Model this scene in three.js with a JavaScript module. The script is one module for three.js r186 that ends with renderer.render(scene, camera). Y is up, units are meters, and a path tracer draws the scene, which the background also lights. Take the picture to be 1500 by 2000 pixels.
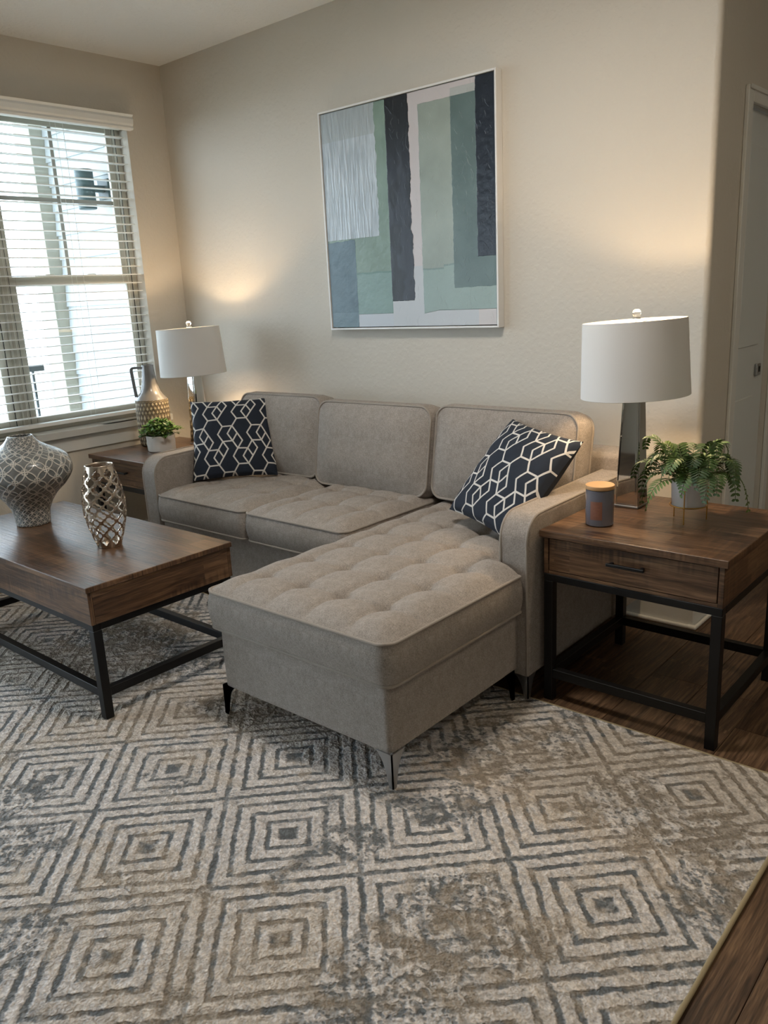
import * as THREE from 'three';
import { RoundedBoxGeometry } from 'three/addons/geometries/RoundedBoxGeometry.js';
import { RectAreaLightUniformsLib } from 'three/addons/lights/RectAreaLightUniformsLib.js';
import { mergeGeometries, mergeVertices, toCreasedNormals } from 'three/addons/utils/BufferGeometryUtils.js';

// ------------------------------------------------------------------ camera, sky, exposure
const scene = new THREE.Scene();
const camera = new THREE.PerspectiveCamera(64.36, 0.75, 0.05, 200);
camera.position.set(4.3654, 1.3943, 3.1639);
camera.rotation.set(-0.261, 0.7238, -0.0506, 'YXZ');
scene.background = new THREE.Color().setRGB(0.72, 0.87, 1.0);
scene.backgroundIntensity = 4.4;
const renderer = new THREE.WebGLRenderer();
renderer.toneMapping = THREE.LinearToneMapping;
renderer.toneMappingExposure = 2.3;
renderer.shadowMap.enabled = true;
const LAMP_COLOR = new THREE.Color().setRGB(1.0, 0.72, 0.43), LAMP_POWER = 0.31;

// ------------------------------------------------------------------ helpers
const V = (x, y, z) => new THREE.Vector3(x, y, z);
function mulberry(a) { return () => { a = (a + 0x6d2b79f5) | 0; let t = Math.imul(a ^ (a >>> 15), 1 | a); t = (t + Math.imul(t ^ (t >>> 7), 61 | t)) ^ t; return ((t ^ (t >>> 14)) >>> 0) / 4294967296; }; }
const hash = (x, y, s) => { let h = Math.imul(x, 374761393) + Math.imul(y, 668265263) + Math.imul(s, 2147483647 ^ 0x5bd1e995); h = Math.imul(h ^ (h >>> 13), 1274126177); h ^= h >>> 16; return (h >>> 0) / 4294967296; };
const mod = (a, n) => ((a % n) + n) % n;
function vnoise(x, y, s = 1, px = 0, py = 0) {   // value noise, periodic when px, py are given
  const xi = Math.floor(x), yi = Math.floor(y), fx = x - xi, fy = y - yi, u = fx * fx * (3 - 2 * fx), v = fy * fy * (3 - 2 * fy);
  const H = (i, j) => hash(px ? mod(i, px) : i, py ? mod(j, py) : j, s);
  const a = H(xi, yi), b = H(xi + 1, yi), c = H(xi, yi + 1), d = H(xi + 1, yi + 1);
  return a + (b - a) * u + (c - a) * v + (a - b - c + d) * u * v;
}
function fbm(x, y, o, s = 1, px = 0, py = 0) { let r = 0, a = 0.5, t = 0; for (let i = 0; i < o; i++) { r += a * vnoise(x, y, s + i * 17, px, py); t += a; a *= 0.5; x *= 2; y *= 2; px *= 2; py *= 2; } return r / t; }
const clamp = THREE.MathUtils.clamp, sstep = THREE.MathUtils.smoothstep, lerp = THREE.MathUtils.lerp;
function texture(w, h, fn, srgb, sizeU, sizeV) {   // fn(u, v) -> [r, g, b] 0..255, v up
  const d = new Uint8Array(w * h * 4);
  for (let j = 0; j < h; j++) for (let i = 0; i < w; i++) { const c = fn((i + 0.5) / w, (j + 0.5) / h), k = (j * w + i) * 4; d[k] = clamp(c[0], 0, 255); d[k + 1] = clamp(c[1], 0, 255); d[k + 2] = clamp(c[2], 0, 255); d[k + 3] = 255; }
  const t = new THREE.DataTexture(d, w, h); t.magFilter = THREE.LinearFilter; t.wrapS = t.wrapT = THREE.RepeatWrapping;
  if (srgb) t.colorSpace = THREE.SRGBColorSpace;
  if (sizeU) t.repeat.set(1 / sizeU, 1 / sizeV);
  t.needsUpdate = true; return t;
}
const grey = (f) => (u, v) => { const g = f(u, v) * 255; return [g, g, g]; };
const std = (color, roughness = 0.8, extra = {}) => { const m = new THREE.MeshStandardMaterial({ roughness, ...extra }); m.color.set(color); m.side = THREE.DoubleSide; return m; };
const phys = (color, o = {}) => { const m = new THREE.MeshPhysicalMaterial(o); m.color.set(color); m.side = THREE.DoubleSide; return m; };
const taken = {};
function numbered(n) { const k = (taken[n] = (taken[n] ?? -1) + 1); return k ? n + '_' + String(k).padStart(3, '0') : n; }
function shadows(o) { o.castShadow = o.receiveShadow = true; return o; }
function thing(name, label, category, pos = [0, 0, 0], turn = 0, group) {
  const o = new THREE.Group(); o.name = numbered(name); o.position.set(...pos); o.rotation.y = turn; scene.add(o);
  o.userData = { label, category }; if (group) o.userData.group = group; return o;
}
function struct(name, geo, m) { const o = shadows(geo ? new THREE.Mesh(geo, m) : new THREE.Group()); o.name = name; o.userData.kind = 'structure'; scene.add(o); return o; }
function part(name, geo, m, parent, label) { const o = shadows(new THREE.Mesh(geo, m)); o.name = name; if (label) o.userData.label = label; parent.add(o); return o; }
function wpart(name, geo, m, parent, label) {   // geometry given in world metres under an unturned thing
  let p = parent; const off = V(0, 0, 0); while (p && p !== scene) { off.add(p.position); p = p.parent; }
  geo.translate(-off.x, -off.y, -off.z); return part(name, geo, m, parent, label);
}
function single(name, geo, m, label, category, group) { const o = shadows(new THREE.Mesh(geo, m)); o.name = numbered(name); o.userData = { label, category }; if (group) o.userData.group = group; scene.add(o); return o; }
function boxUV(g, grain = 'x', ou = 0, ov = 0) {   // uv in metres, u along the grain axis
  const p = g.attributes.position, n = g.attributes.normal, uv = new Float32Array(p.count * 2), ax = ['x', 'y', 'z'];
  const get = (a, i) => (a === 'x' ? p.getX(i) : a === 'y' ? p.getY(i) : p.getZ(i));
  for (let i = 0; i < p.count; i++) {
    const N = [Math.abs(n.getX(i)), Math.abs(n.getY(i)), Math.abs(n.getZ(i))], k = N.indexOf(Math.max(...N)), rest = ax.filter((_, q) => q !== k);
    const a = rest.includes(grain) ? grain : rest[0], b = rest.find((q) => q !== a);
    uv[2 * i] = get(a, i) + ou; uv[2 * i + 1] = get(b, i) + ov;
  }
  g.setAttribute('uv', new THREE.BufferAttribute(uv, 2)); return g;
}
function box(x0, x1, y0, y1, z0, z1, r = 0.003, grain = 'x', ou = 0, ov = 0) {
  const w = x1 - x0, h = y1 - y0, d = z1 - z0, rr = Math.min(r, w / 2.01, h / 2.01, d / 2.01);
  let g = rr > 0 ? new RoundedBoxGeometry(w, h, d, 2, rr) : new THREE.BoxGeometry(w, h, d);
  if (g.index) g = g.toNonIndexed();
  g.translate((x0 + x1) / 2, (y0 + y1) / 2, (z0 + z1) / 2); return boxUV(g, grain, ou, ov);
}
const plain = (g) => { const q = g.index ? g.toNonIndexed() : g; for (const k of Object.keys(q.attributes)) if (!['position', 'normal', 'uv'].includes(k)) q.deleteAttribute(k); return q; };
const merge = (list) => mergeGeometries(list.map(plain));
const lathe = (pts, seg = 48) => new THREE.LatheGeometry(pts.map(([r, y]) => new THREE.Vector2(r, y)), seg);
function smoothProfile(pts, n = 60) { return new THREE.SplineCurve(pts.map(([r, y]) => new THREE.Vector2(r, y))).getPoints(n).map((q) => [Math.max(q.x, 0.0005), q.y]); }
function tube(pts, r, seg = 64, closed = false, rad = 7) { return new THREE.TubeGeometry(new THREE.CatmullRomCurve3(pts, closed, 'centripetal'), seg, r, rad, closed); }
function makeGeo(pos, idx, uv) { const g = new THREE.BufferGeometry(); g.setAttribute('position', new THREE.Float32BufferAttribute(pos, 3)); if (uv) g.setAttribute('uv', new THREE.Float32BufferAttribute(uv, 2)); if (idx) g.setIndex(idx); g.computeVertexNormals(); return g; }

// ------------------------------------------------------------------ materials
const wallBump = texture(512, 512, grey((u, v) => 0.25 + 0.75 * sstep(fbm(u * 48, v * 48, 3, 5, 48, 48), 0.35, 0.75)), false, 0.7, 0.7);
const M = {};
M.wall = std(new THREE.Color().setRGB(0.62, 0.575, 0.50), 0.85, { bumpMap: wallBump, bumpScale: 0.0007 });
M.ceiling = std(new THREE.Color().setRGB(0.74, 0.745, 0.73), 0.92, { bumpMap: wallBump, bumpScale: 0.0015 });
M.trim = std(new THREE.Color().setRGB(0.74, 0.74, 0.71), 0.4);
M.door = std(new THREE.Color().setRGB(0.70, 0.73, 0.72), 0.4);
M.vinyl = std(new THREE.Color().setRGB(0.50, 0.47, 0.39), 0.5);
M.muntin = std(new THREE.Color().setRGB(0.34, 0.33, 0.29), 0.5);
M.gasket = std(0x1c1f20, 0.7);
M.blind = std(new THREE.Color().setRGB(0.82, 0.83, 0.81), 0.45);
M.cord = std(0xe6e6e0, 0.8);
M.pane = phys(0xffffff, { transmission: 1, thickness: 0, roughness: 0.0, ior: 1.45 });
M.black = std(0x0d0d0e, 0.45, { metalness: 0.3 });
M.chrome = std(0xaeb0b2, 0.3, { metalness: 0.9 });
M.mirror = std(new THREE.Color().setRGB(0.60, 0.60, 0.58), 0.03, { metalness: 1 });
M.mirrorEdge = std(new THREE.Color().setRGB(0.82, 0.80, 0.76), 0.1, { metalness: 1 });
M.gold = std(0xc79a4b, 0.28, { metalness: 1 });

function woodFn(seed, base, dark, light, boards, sawmarks) {   // 1.2 m x 0.6 m of boards, u along the grain
  return (u, v) => {
    const b = Math.floor(v * boards), shift = hash(b, 3, seed), cut = Math.floor(u * 2 + shift * 2), tone = hash(b * 7 + mod(cut, 2), 11, seed), fv = v * boards - b;
    const gx = u * 6, gy = v * 90;
    const warp = fbm(u * 5, v * 10, 3, seed + b, 5, 10) * 5;
    const grain = fbm(gx + tone * 40, gy + warp, 4, seed + 3, 0, 0), fine = vnoise(u * 40, v * 420, seed + 9, 40, 420), knot = fbm(u * 4 + 7 * tone, v * 9, 3, seed + 21);
    let k = 0.5 + (grain - 0.5) * 1.1 + (fine - 0.5) * 0.5 + (tone - 0.5) * 0.4 + (knot - 0.5) * 0.7;
    if (sawmarks) k += (vnoise(u * 170, v * 6, seed + 31, 170, 6) - 0.5) * 0.5 * sstep(fbm(u * 3, v * 6, 2, seed + 41, 3, 6), 0.52, 0.66);
    k = clamp(k, 0, 1); const c = [0, 1, 2].map((i) => (k < 0.5 ? lerp(dark[i], base[i], k * 2) : lerp(base[i], light[i], k * 2 - 1)));
    const seam = Math.min(fv, 1 - fv) < 0.012 ? 0.72 : 1; return c.map((x) => x * seam);
  };
}
const tableTex = texture(1024, 512, woodFn(4, [108, 82, 61], [64, 46, 35], [148, 117, 88], 6, true), true, 1.2, 0.6);
const tableBump = texture(512, 512, grey((u, v) => fbm(u * 6, v * 120, 4, 77, 6, 120)), false, 1.2, 0.6);
M.wood = std(new THREE.Color().setRGB(0.68, 0.63, 0.59), 0.3, { map: tableTex, bumpMap: tableBump, bumpScale: 0.0007 });
const floorTex = texture(1024, 512, woodFn(31, [104, 79, 58], [62, 45, 33], [150, 120, 92], 1, false), true, 1.2, 0.6);
M.planks = [0.62, 0.75, 0.88, 0.68].map((k) => std(new THREE.Color().setRGB(k, k * 0.985, k * 0.97), 0.42, { map: floorTex, bumpMap: tableBump, bumpScale: 0.0004 }));
M.subfloor = std(0x1a1410, 0.9);

const weaveTex = texture(512, 512, (u, v) => {
  const n = fbm(u * 128, v * 128, 2, 3, 128, 128), a = vnoise(u * 256, v * 50, 5, 256, 50), b = vnoise(u * 50, v * 256, 7, 50, 256), c = fbm(u * 10, v * 10, 3, 9, 10, 10);
  const k = 0.80 + 0.08 * (n - 0.5) + 0.18 * (a - 0.5) + 0.18 * (b - 0.5) + 0.10 * (c - 0.5); return [190 * k, 182 * k, 173 * k];
}, true, 0.16, 0.16);
const weaveBump = texture(512, 512, grey((u, v) => 0.5 + 0.25 * Math.sin(u * 512 * Math.PI / 2) * Math.sin(v * 512 * Math.PI / 2) + 0.3 * (vnoise(u * 256, v * 256, 5, 256, 256) - 0.5)), false, 0.16, 0.16);
M.fabric = phys(new THREE.Color().setRGB(0.93, 0.89, 0.87), { roughness: 0.95, map: weaveTex, bumpMap: weaveBump, bumpScale: 0.0003, sheen: 0.25, sheenRoughness: 0.6 });
M.piping = phys(new THREE.Color().setRGB(0.95, 0.91, 0.87), { roughness: 0.95, map: weaveTex, sheen: 0.2, sheenRoughness: 0.6 });

// ------------------------------------------------------------------ the room
const CH = 2.74, XR = 3.233, RX = 6.5, RZ = 6.2, HZ = -2.5, T = 0.15;
const WZ0 = 0.27, WZ1 = 1.92, WY0 = 0.735, WY1 = 2.43, PZ0 = 2.75, PZ1 = 4.75, PY1 = 2.15;
struct('ceiling', box(-T, RX + T, CH, CH + T, HZ - T, RZ + T, 0), M.ceiling);
const floor = struct('floor');
part('subfloor', box(-T, RX + T, -T, -0.012, HZ - T, RZ + T, 0), M.subfloor, floor);
{
  const W = 0.182, L = 1.22, r = mulberry(5);
  const geos = [0, 1, 2, 3, 4].map((k) => { const g = box(-W / 2 + 0.0008, W / 2 - 0.0008, -0.012, 0, -L / 2 + 0.0008, L / 2 - 0.0008, 0.0012, 'z', k * 0.37, k * 0.113); return g; });
  for (let i = 0, x = W / 2; x < RX + W / 2; x += W, i++) for (let z = HZ + L / 2 - r() * L; z < RZ + L / 2; z += L) {
    const k = Math.floor(r() * 5), m = Math.floor(r() * 4);
    if (x < 3.0 && z < -0.75) continue;
    if (z > 3.9 || (x > 5.2 && z < 0)) { if (x > 5.2) continue; }
    const p = part('plank', geos[k], M.planks[m], floor); p.position.set(x, 0, z);
  }
}
struct('wall_back', box(-T, XR - 0.12, 0, CH, -T, 0, 0), M.wall);
{ // the left wall, with the openings of the twin window and of the balcony door
  const b = (y0, y1, z0, z1) => box(-T, 0, y0, y1, z0, z1, 0);
  struct('wall_left', merge([b(0, CH, -T, WZ0), b(0, WY0, WZ0, WZ1), b(WY1, CH, WZ0, WZ1), b(0, CH, WZ1, PZ0), b(PY1, CH, PZ0, PZ1), b(0, CH, PZ1, RZ + T)]), M.wall);
}
const DZ1 = -0.33, DZ0 = -0.80, DY = 2.03;
{ // the hall side of the corner with its rounded edge and the closet doorway
  const bx = (y0, y1, z0, z1) => box(XR - 0.12, XR, y0, y1, z0, z1, 0);
  const s = new THREE.Shape(), r = 0.022; s.moveTo(XR - 0.12, 0); s.lineTo(XR - 0.12, -0.0); s.lineTo(XR - r, 0); s.absarc(XR - r, -r, r, Math.PI / 2, 0, true); s.lineTo(XR, -0.15); s.lineTo(XR - 0.12, -0.15); s.closePath();
  let c = new THREE.ExtrudeGeometry(s, { depth: CH, bevelEnabled: false, curveSegments: 10 }); c.rotateX(-Math.PI / 2);
  c.scale(1, 1, -1); { const ix = c.attributes.position; c = plain(c); const a = c.attributes.position.array; for (let i = 0; i < a.length; i += 9) for (let k = 0; k < 3; k++) { const t = a[i + k]; a[i + k] = a[i + 6 + k]; a[i + 6 + k] = t; } c.computeVertexNormals(); }
  c = boxUV(c, 'x');
  struct('wall_hall', merge([c, bx(0, CH, DZ1, -0.15), bx(DY, CH, DZ0, DZ1), bx(0, CH, HZ, DZ0)]), M.wall);
}
struct('wall_hall_end', box(XR - 0.12, RX + T, 0, CH, HZ - T, HZ, 0), M.wall);
struct('wall_right', box(RX, RX + T, 0, CH, HZ, RZ + T, 0), M.wall);
struct('wall_front', box(-T, RX, 0, CH, RZ, RZ + T, 0), M.wall);
{ // closet door and casing
  const d = struct('door_1');
  part('door_leaf', box(XR - 0.06, XR - 0.022, 0.012, DY - 0.005, DZ0 + 0.004, DZ1 - 0.004, 0.002), M.door, d);
  for (const [y0, y1] of [[0.2, 0.88], [1.1, 1.9]]) {
    part('door_panel', box(XR - 0.026, XR - 0.0165, y0, y1, DZ0 + 0.11, DZ1 - 0.1, 0.004), M.door, d);
  }
  part('casing', box(XR + 0.0005, XR + 0.016, 0.0, DY + 0.055, DZ1, DZ1 + 0.056, 0.004, 'y'), M.trim, d);
  part('casing', box(XR + 0.0005, XR + 0.016, 0.0, DY + 0.055, DZ0 - 0.056, DZ0, 0.004, 'y'), M.trim, d);
  part('casing', box(XR + 0.0005, XR + 0.0165, DY, DY + 0.056, DZ0, DZ1, 0.004, 'z'), M.trim, d);
  part('casing_bead', box(XR + 0.0165, XR + 0.023, DY + 0.04, DY + 0.056, DZ0 - 0.05, DZ1 + 0.05, 0.003, 'z'), M.trim, d);
  const k = part('latch_plate', box(XR - 0.0215, XR - 0.008, 0.962, 1.018, -0.728, -0.672, 0.006), M.chrome, d, 'square brushed metal latch plate');
  part('latch_hole', box(XR - 0.0085, XR - 0.0065, 0.979, 1.004, -0.712, -0.690, 0.003), M.gasket, d);
}
// baseboards
struct('baseboard_back', merge([box(0.02, XR - 0.004, 0, 0.11, 0.0005, 0.014, 0.003), box(0.02, XR - 0.004, 0, 0.018, 0.014, 0.03, 0.008)]), M.trim);
struct('baseboard_hall', merge([box(XR + 0.0005, XR + 0.014, 0, 0.11, DZ1 + 0.057, 0.002, 0.003, 'z'), box(XR + 0.014, XR + 0.03, 0, 0.018, DZ1 + 0.057, 0.018, 0.008, 'z'), box(XR - 0.012, XR + 0.0295, 0, 0.0178, 0.004, 0.0292, 0.008), box(XR - 0.012, XR + 0.0138, 0, 0.1098, 0.0, 0.0138, 0.006)]), M.trim);
struct('baseboard_left', box(0.0005, 0.014, 0, 0.11, 0.02, PZ0 - 0.08, 0.003, 'z'), M.trim);

// ceiling lights of the living room and of the kitchen side, above and behind the camera's view
RectAreaLightUniformsLib.init();
function ceilingLight(x, z, r, power, rgb, label) {
  const t = thing('ceiling_light', label, 'ceiling light', [x, CH - 0.001, z], 0, 'round flush ceiling lights');
  const glow = std(0xfff4e4, 0.6); glow.emissive = new THREE.Color().setRGB(...rgb); glow.emissiveIntensity = 2.0;
  part('trim_ring', lathe([[r, 0], [r + 0.02, 0], [r + 0.02, -0.02], [r + 0.012, -0.028], [r, -0.028], [r, 0]], 48), M.trim, t);
  part('diffuser', lathe([[0.001, -0.024], [r - 0.001, -0.024], [r - 0.001, -0.004], [0.001, -0.004]], 48), glow, t, 'glowing round diffuser');
  const s = r * 1.77, l = new THREE.RectAreaLight(new THREE.Color().setRGB(...rgb), power / (s * s * Math.PI), s, s); l.position.set(0, -0.0285, 0); l.rotation.x = -Math.PI / 2; t.add(l);
}
ceilingLight(2.75, 1.5, 0.2, 12, [1.0, 0.93, 0.84], 'large round flush ceiling light above the chaise');
ceilingLight(5.1, 0.6, 0.1, 5, [1.0, 0.84, 0.62], 'small round ceiling light by the hall');
ceilingLight(5.1, 3.6, 0.1, 2, [1.0, 0.90, 0.76], 'small round ceiling light on the kitchen side');

// windows: two double hung units side by side, and the balcony door further along
function doubleHung(n, z0, z1) {
  const g = struct('window_' + n), xo = -0.135, xi = -0.075, y0 = WY0 + 0.01, y1 = WY1, f = 0.045, ym = 1.55;
  const bar = (name, p, x0, x1, a0, a1, b0, b1, m = M.vinyl) => part(name, box(x0, x1, a0, a1, b0, b1, 0.003, a1 - a0 > b1 - b0 ? 'y' : 'z'), m, p);
  const fr = part('frame', merge([box(xo, xi, y0, y1, z0, z0 + 0.03, 0.003, 'y'), box(xo, xi, y0, y1, z1 - 0.03, z1, 0.003, 'y'), box(xo, xi, y0, y0 + 0.03, z0 + 0.03, z1 - 0.03, 0.003, 'z'), box(xo, xi, y1 - 0.03, y1, z0 + 0.03, z1 - 0.03, 0.003, 'z')]), M.vinyl, g);
  const a = z0 + 0.031, b = z1 - 0.031, s = 0.038;
  // upper sash (outer track) with its two by two grid
  bar('sash_stile', g, -0.13, -0.108, ym - 0.02, y1 - 0.031, a, a + s); bar('sash_stile', g, -0.13, -0.108, ym - 0.02, y1 - 0.031, b - s, b);
  bar('sash_rail', g, -0.13, -0.108, ym - 0.02, ym + 0.025, a + s, b - s); bar('sash_rail', g, -0.13, -0.108, y1 - 0.031 - s, y1 - 0.031, a + s, b - s);
  const zm = (z0 + z1) / 2;
  bar('muntin', g, -0.124, -0.114, ym + 0.025, y1 - 0.031 - s, zm - 0.011, zm + 0.011, M.muntin); bar('muntin', g, -0.124, -0.114, 1.974, 1.996, a + s, zm - 0.011, M.muntin); bar('muntin', g, -0.124, -0.114, 1.974, 1.996, zm + 0.011, b - s, M.muntin);
  part('pane', box(-0.121, -0.117, ym + 0.02, y1 - 0.031 - s + 0.004, a + s - 0.004, b - s + 0.004, 0), M.pane, g);
  // lower sash (inner track)
  bar('sash_stile', g, -0.104, -0.08, y0 + 0.031, ym + 0.03, a, a + s); bar('sash_stile', g, -0.104, -0.08, y0 + 0.031, ym + 0.03, b - s, b);
  bar('sash_rail', g, -0.104, -0.08, ym - 0.018, ym + 0.03, a + s, b - s); bar('sash_rail', g, -0.104, -0.08, y0 + 0.031, y0 + 0.08, a + s, b - s);
  part('pane', box(-0.094, -0.09, y0 + 0.076, ym - 0.014, a + s - 0.004, b - s + 0.004, 0), M.pane, g);
  for (const k of [0.33, 0.67]) { const q = lerp(a, b, k); const l = part('sash_lock', new THREE.CylinderGeometry(0.026, 0.03, 0.012, 16), M.vinyl, g); l.position.set(-0.1, ym + 0.036, q); l.scale.set(0.55, 1, 1); }
  for (const q of [z0 + 0.0305, z1 - 0.0305]) part('weatherstrip', box(-0.0795, -0.0765, y0 + 0.03, y1 - 0.03, q - 0.002, q + 0.002, 0), M.gasket, g);
  return g;
}
doubleHung(1, WZ0 + 0.005, 1.085);
doubleHung(2, 1.105, WZ1 - 0.005);
struct('trim_1', box(-0.14, -0.07, WY0 + 0.01, WY1, 1.0851, 1.1049, 0.002, 'y'), M.vinyl);
struct('trim_2', merge([box(-0.14, 0.055, WY0 - 0.03, WY0 + 0.009, WZ0, WZ1, 0.004, 'z'), box(0.0005, 0.055, WY0 - 0.03, WY0 + 0.009, WZ0 - 0.05, WZ1 + 0.05, 0.004, 'z')]), M.trim);   // window stool
struct('trim_3', box(0.0005, 0.016, WY0 - 0.115, WY0 - 0.031, WZ0 - 0.03, WZ1 + 0.03, 0.003, 'z'), M.trim);                       // apron below it
{ // balcony door: fixed and sliding glass leaf
  const g = struct('window_3'), zm = (PZ0 + PZ1) / 2;
  const leaf = (x, a, b) => { part('door_frame', merge([box(x, x + 0.03, 0.03, PY1 - 0.03, a, a + 0.06, 0.003, 'y'), box(x, x + 0.03, 0.03, PY1 - 0.03, b - 0.06, b, 0.003, 'y'), box(x, x + 0.03, 0.03, 0.12, a + 0.06, b - 0.06, 0.003, 'z'), box(x, x + 0.03, PY1 - 0.1, PY1 - 0.03, a + 0.06, b - 0.06, 0.003, 'z')]), M.vinyl, g); part('pane', box(x + 0.012, x + 0.017, 0.115, PY1 - 0.095, a + 0.055, b - 0.055, 0), M.pane, g); };
  part('frame', merge([box(-0.14, -0.05, 0, PY1, PZ0, PZ0 + 0.029, 0.002, 'y'), box(-0.14, -0.05, 0, PY1, PZ1 - 0.029, PZ1, 0.002, 'y'), box(-0.14, -0.05, 0, 0.029, PZ0 + 0.03, PZ1 - 0.03, 0.002, 'z'), box(-0.14, -0.05, PY1 - 0.029, PY1, PZ0 + 0.03, PZ1 - 0.03, 0.002, 'z')]), M.vinyl, g);
  leaf(-0.13, PZ0 + 0.03, zm + 0.03); leaf(-0.09, zm - 0.03, PZ1 - 0.03);
}
{ // slatted blind
  const bl = thing('window_blind', 'white horizontal slat blind lowered over the twin window', 'blind', [0, 0, 1.1]);
  const z0 = WZ0 + 0.012, z1 = WZ1 - 0.012;
  const vs = new THREE.Shape(); [[0.0005, 2.366], [0.034, 2.366], [0.04, 2.376], [0.036, 2.386], [0.043, 2.396], [0.046, 2.42], [0.04, 2.432], [0.05, 2.444], [0.0005, 2.444]].forEach(([x, y], i) => (i ? vs.lineTo(x, y) : vs.moveTo(x, y)));
  const vg = new THREE.ExtrudeGeometry(vs, { depth: WZ1 - WZ0 + 0.05, bevelEnabled: false }); vg.translate(0, 0, WZ0 - 0.02); wpart('valance', vg, M.blind, bl);
  wpart('head_rail', box(-0.062, -0.008, 2.375, 2.425, z0, z1, 0.002, 'z'), M.blind, bl);
  const sg = []; { // a gently crowned slat
    const N = 6, w = 0.05, t = 0.0028, pos = [], idx = [];
    for (const z of [z0, z1]) for (let i = 0; i <= N; i++) { const x = -0.06 + (w * i) / N, c = 0.0025 * (1 - (2 * i / N - 1) ** 2); pos.push(x, c + t / 2, z, x, c - t / 2, z); }
    const R = (N + 1) * 2;
    for (let i = 0; i < N; i++) { const a = 2 * i, b = a + 2; idx.push(a, a + R, b, b, a + R, b + R, a + 1, b + 1, a + 1 + R, b + 1, b + 1 + R, a + 1 + R, a, b, a + 1, b, b + 1, a + 1, a + R, a + 1 + R, b + R, b + R, a + 1 + R, b + 1 + R); }
    idx.push(0, 1, R, 1, R + 1, R, 2 * N, R + 2 * N, 2 * N + 1, R + 2 * N, R + 2 * N + 1, 2 * N + 1);
    sg.push(toCreasedNormals(makeGeo(pos, idx), 0.5)); sg[0].translate(0, 0, -1.1);
  }
  for (let y = 0.832; y < 2.37; y += 0.0468) { const s = part('slat', sg[0], M.blind, bl); s.position.y = y; }
  wpart('bottom_rail', box(-0.061, -0.009, 0.776, 0.796, z0, z1, 0.003, 'z'), M.blind, bl);
  for (const z of [0.375, 0.70, 1.1, 1.5, 1.82]) for (const x of [-0.0615, -0.0085]) wpart('ladder_cord', tube([V(x, 0.79, z), V(x, 1.6, z), V(x, 2.39, z)], 0.0009, 4, false, 5), M.cord, bl);
  wpart('lift_cord', tube([V(-0.004, 0.95, 0.66), V(-0.004, 1.6, 0.66), V(-0.004, 2.39, 0.66)], 0.0012, 4, false, 5), M.cord, bl);
}
// ------------------------------------------------------------------ the balcony outside
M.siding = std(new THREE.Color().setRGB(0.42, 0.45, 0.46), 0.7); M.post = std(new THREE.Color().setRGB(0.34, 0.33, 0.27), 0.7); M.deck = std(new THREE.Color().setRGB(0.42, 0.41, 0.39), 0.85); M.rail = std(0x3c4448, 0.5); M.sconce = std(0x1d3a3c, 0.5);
struct('floor_balcony', box(-1.75, -T, -0.2, -0.03, -0.1, 6.2, 0), M.deck);
{
  const w = thing('siding_wall', 'white lap siding side wall of the balcony seen through the blind', 'siding', [-0.72, 0, 0.06]);
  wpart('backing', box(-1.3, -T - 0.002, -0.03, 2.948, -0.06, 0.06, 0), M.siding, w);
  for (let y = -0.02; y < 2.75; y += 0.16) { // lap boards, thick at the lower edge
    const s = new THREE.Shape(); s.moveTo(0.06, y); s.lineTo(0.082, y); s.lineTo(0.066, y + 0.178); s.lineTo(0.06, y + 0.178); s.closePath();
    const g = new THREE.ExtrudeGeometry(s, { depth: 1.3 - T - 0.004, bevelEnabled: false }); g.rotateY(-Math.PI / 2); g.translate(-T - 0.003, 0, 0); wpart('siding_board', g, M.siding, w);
  }
  const p = thing('balcony_post', 'beige square post at the outer end of the siding', 'post', [-1.42, -0.03, 0.06]);
  wpart('post', box(-1.52, -1.302, -0.03, 2.948, -0.05, 0.17, 0.004, 'y'), M.post, p);
  wpart('corner_board', box(-1.62, -1.521, -0.03, 2.948, -0.05, 0.10, 0.004, 'y'), M.siding, p);
  const s = thing('wall_sconce', 'dark cylinder wall light on the balcony siding', 'wall light', [-0.8, 2.0, 0.16]);
  wpart('wall_plate', box(-0.66, -0.54, 2.07, 2.19, 0.083, 0.1, 0.004), M.sconce, s);
  wpart('arm', box(-0.62, -0.58, 2.11, 2.15, 0.1, 0.17, 0.003), M.sconce, s);
  const cg = lathe([[0.001, 2.005], [0.052, 2.005], [0.056, 2.01], [0.056, 2.235], [0.052, 2.24], [0.001, 2.24]], 32); cg.translate(-0.6, 0, 0.222); wpart('shade', cg, M.sconce, s);
  const r = thing('balcony_railing', 'dark metal railing along the balcony edge', 'railing', [-1.6, -0.03, 1.5]);
  wpart('top_rail', box(-1.63, -1.57, 0.97, 1.01, 0.18, 6.0, 0.004, 'z'), M.rail, r); wpart('bottom_rail', box(-1.62, -1.58, 0.06, 0.095, 0.18, 6.0, 0.004, 'z'), M.rail, r);
  for (let z = 0.26; z < 6; z += 0.115) wpart('baluster', box(-1.608, -1.592, 0.095, 0.97, z - 0.008, z + 0.008, 0.002, 'y'), M.rail, r);
}
struct('ceiling_balcony', box(-1.85, -T - 0.002, 2.95, 3.1, -0.2, 2.35, 0), M.siding);
struct('ground', box(-60, -1.8, -3.4, -3.2, -40, 40, 0), std(new THREE.Color().setRGB(0.30, 0.31, 0.27), 0.95));

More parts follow.
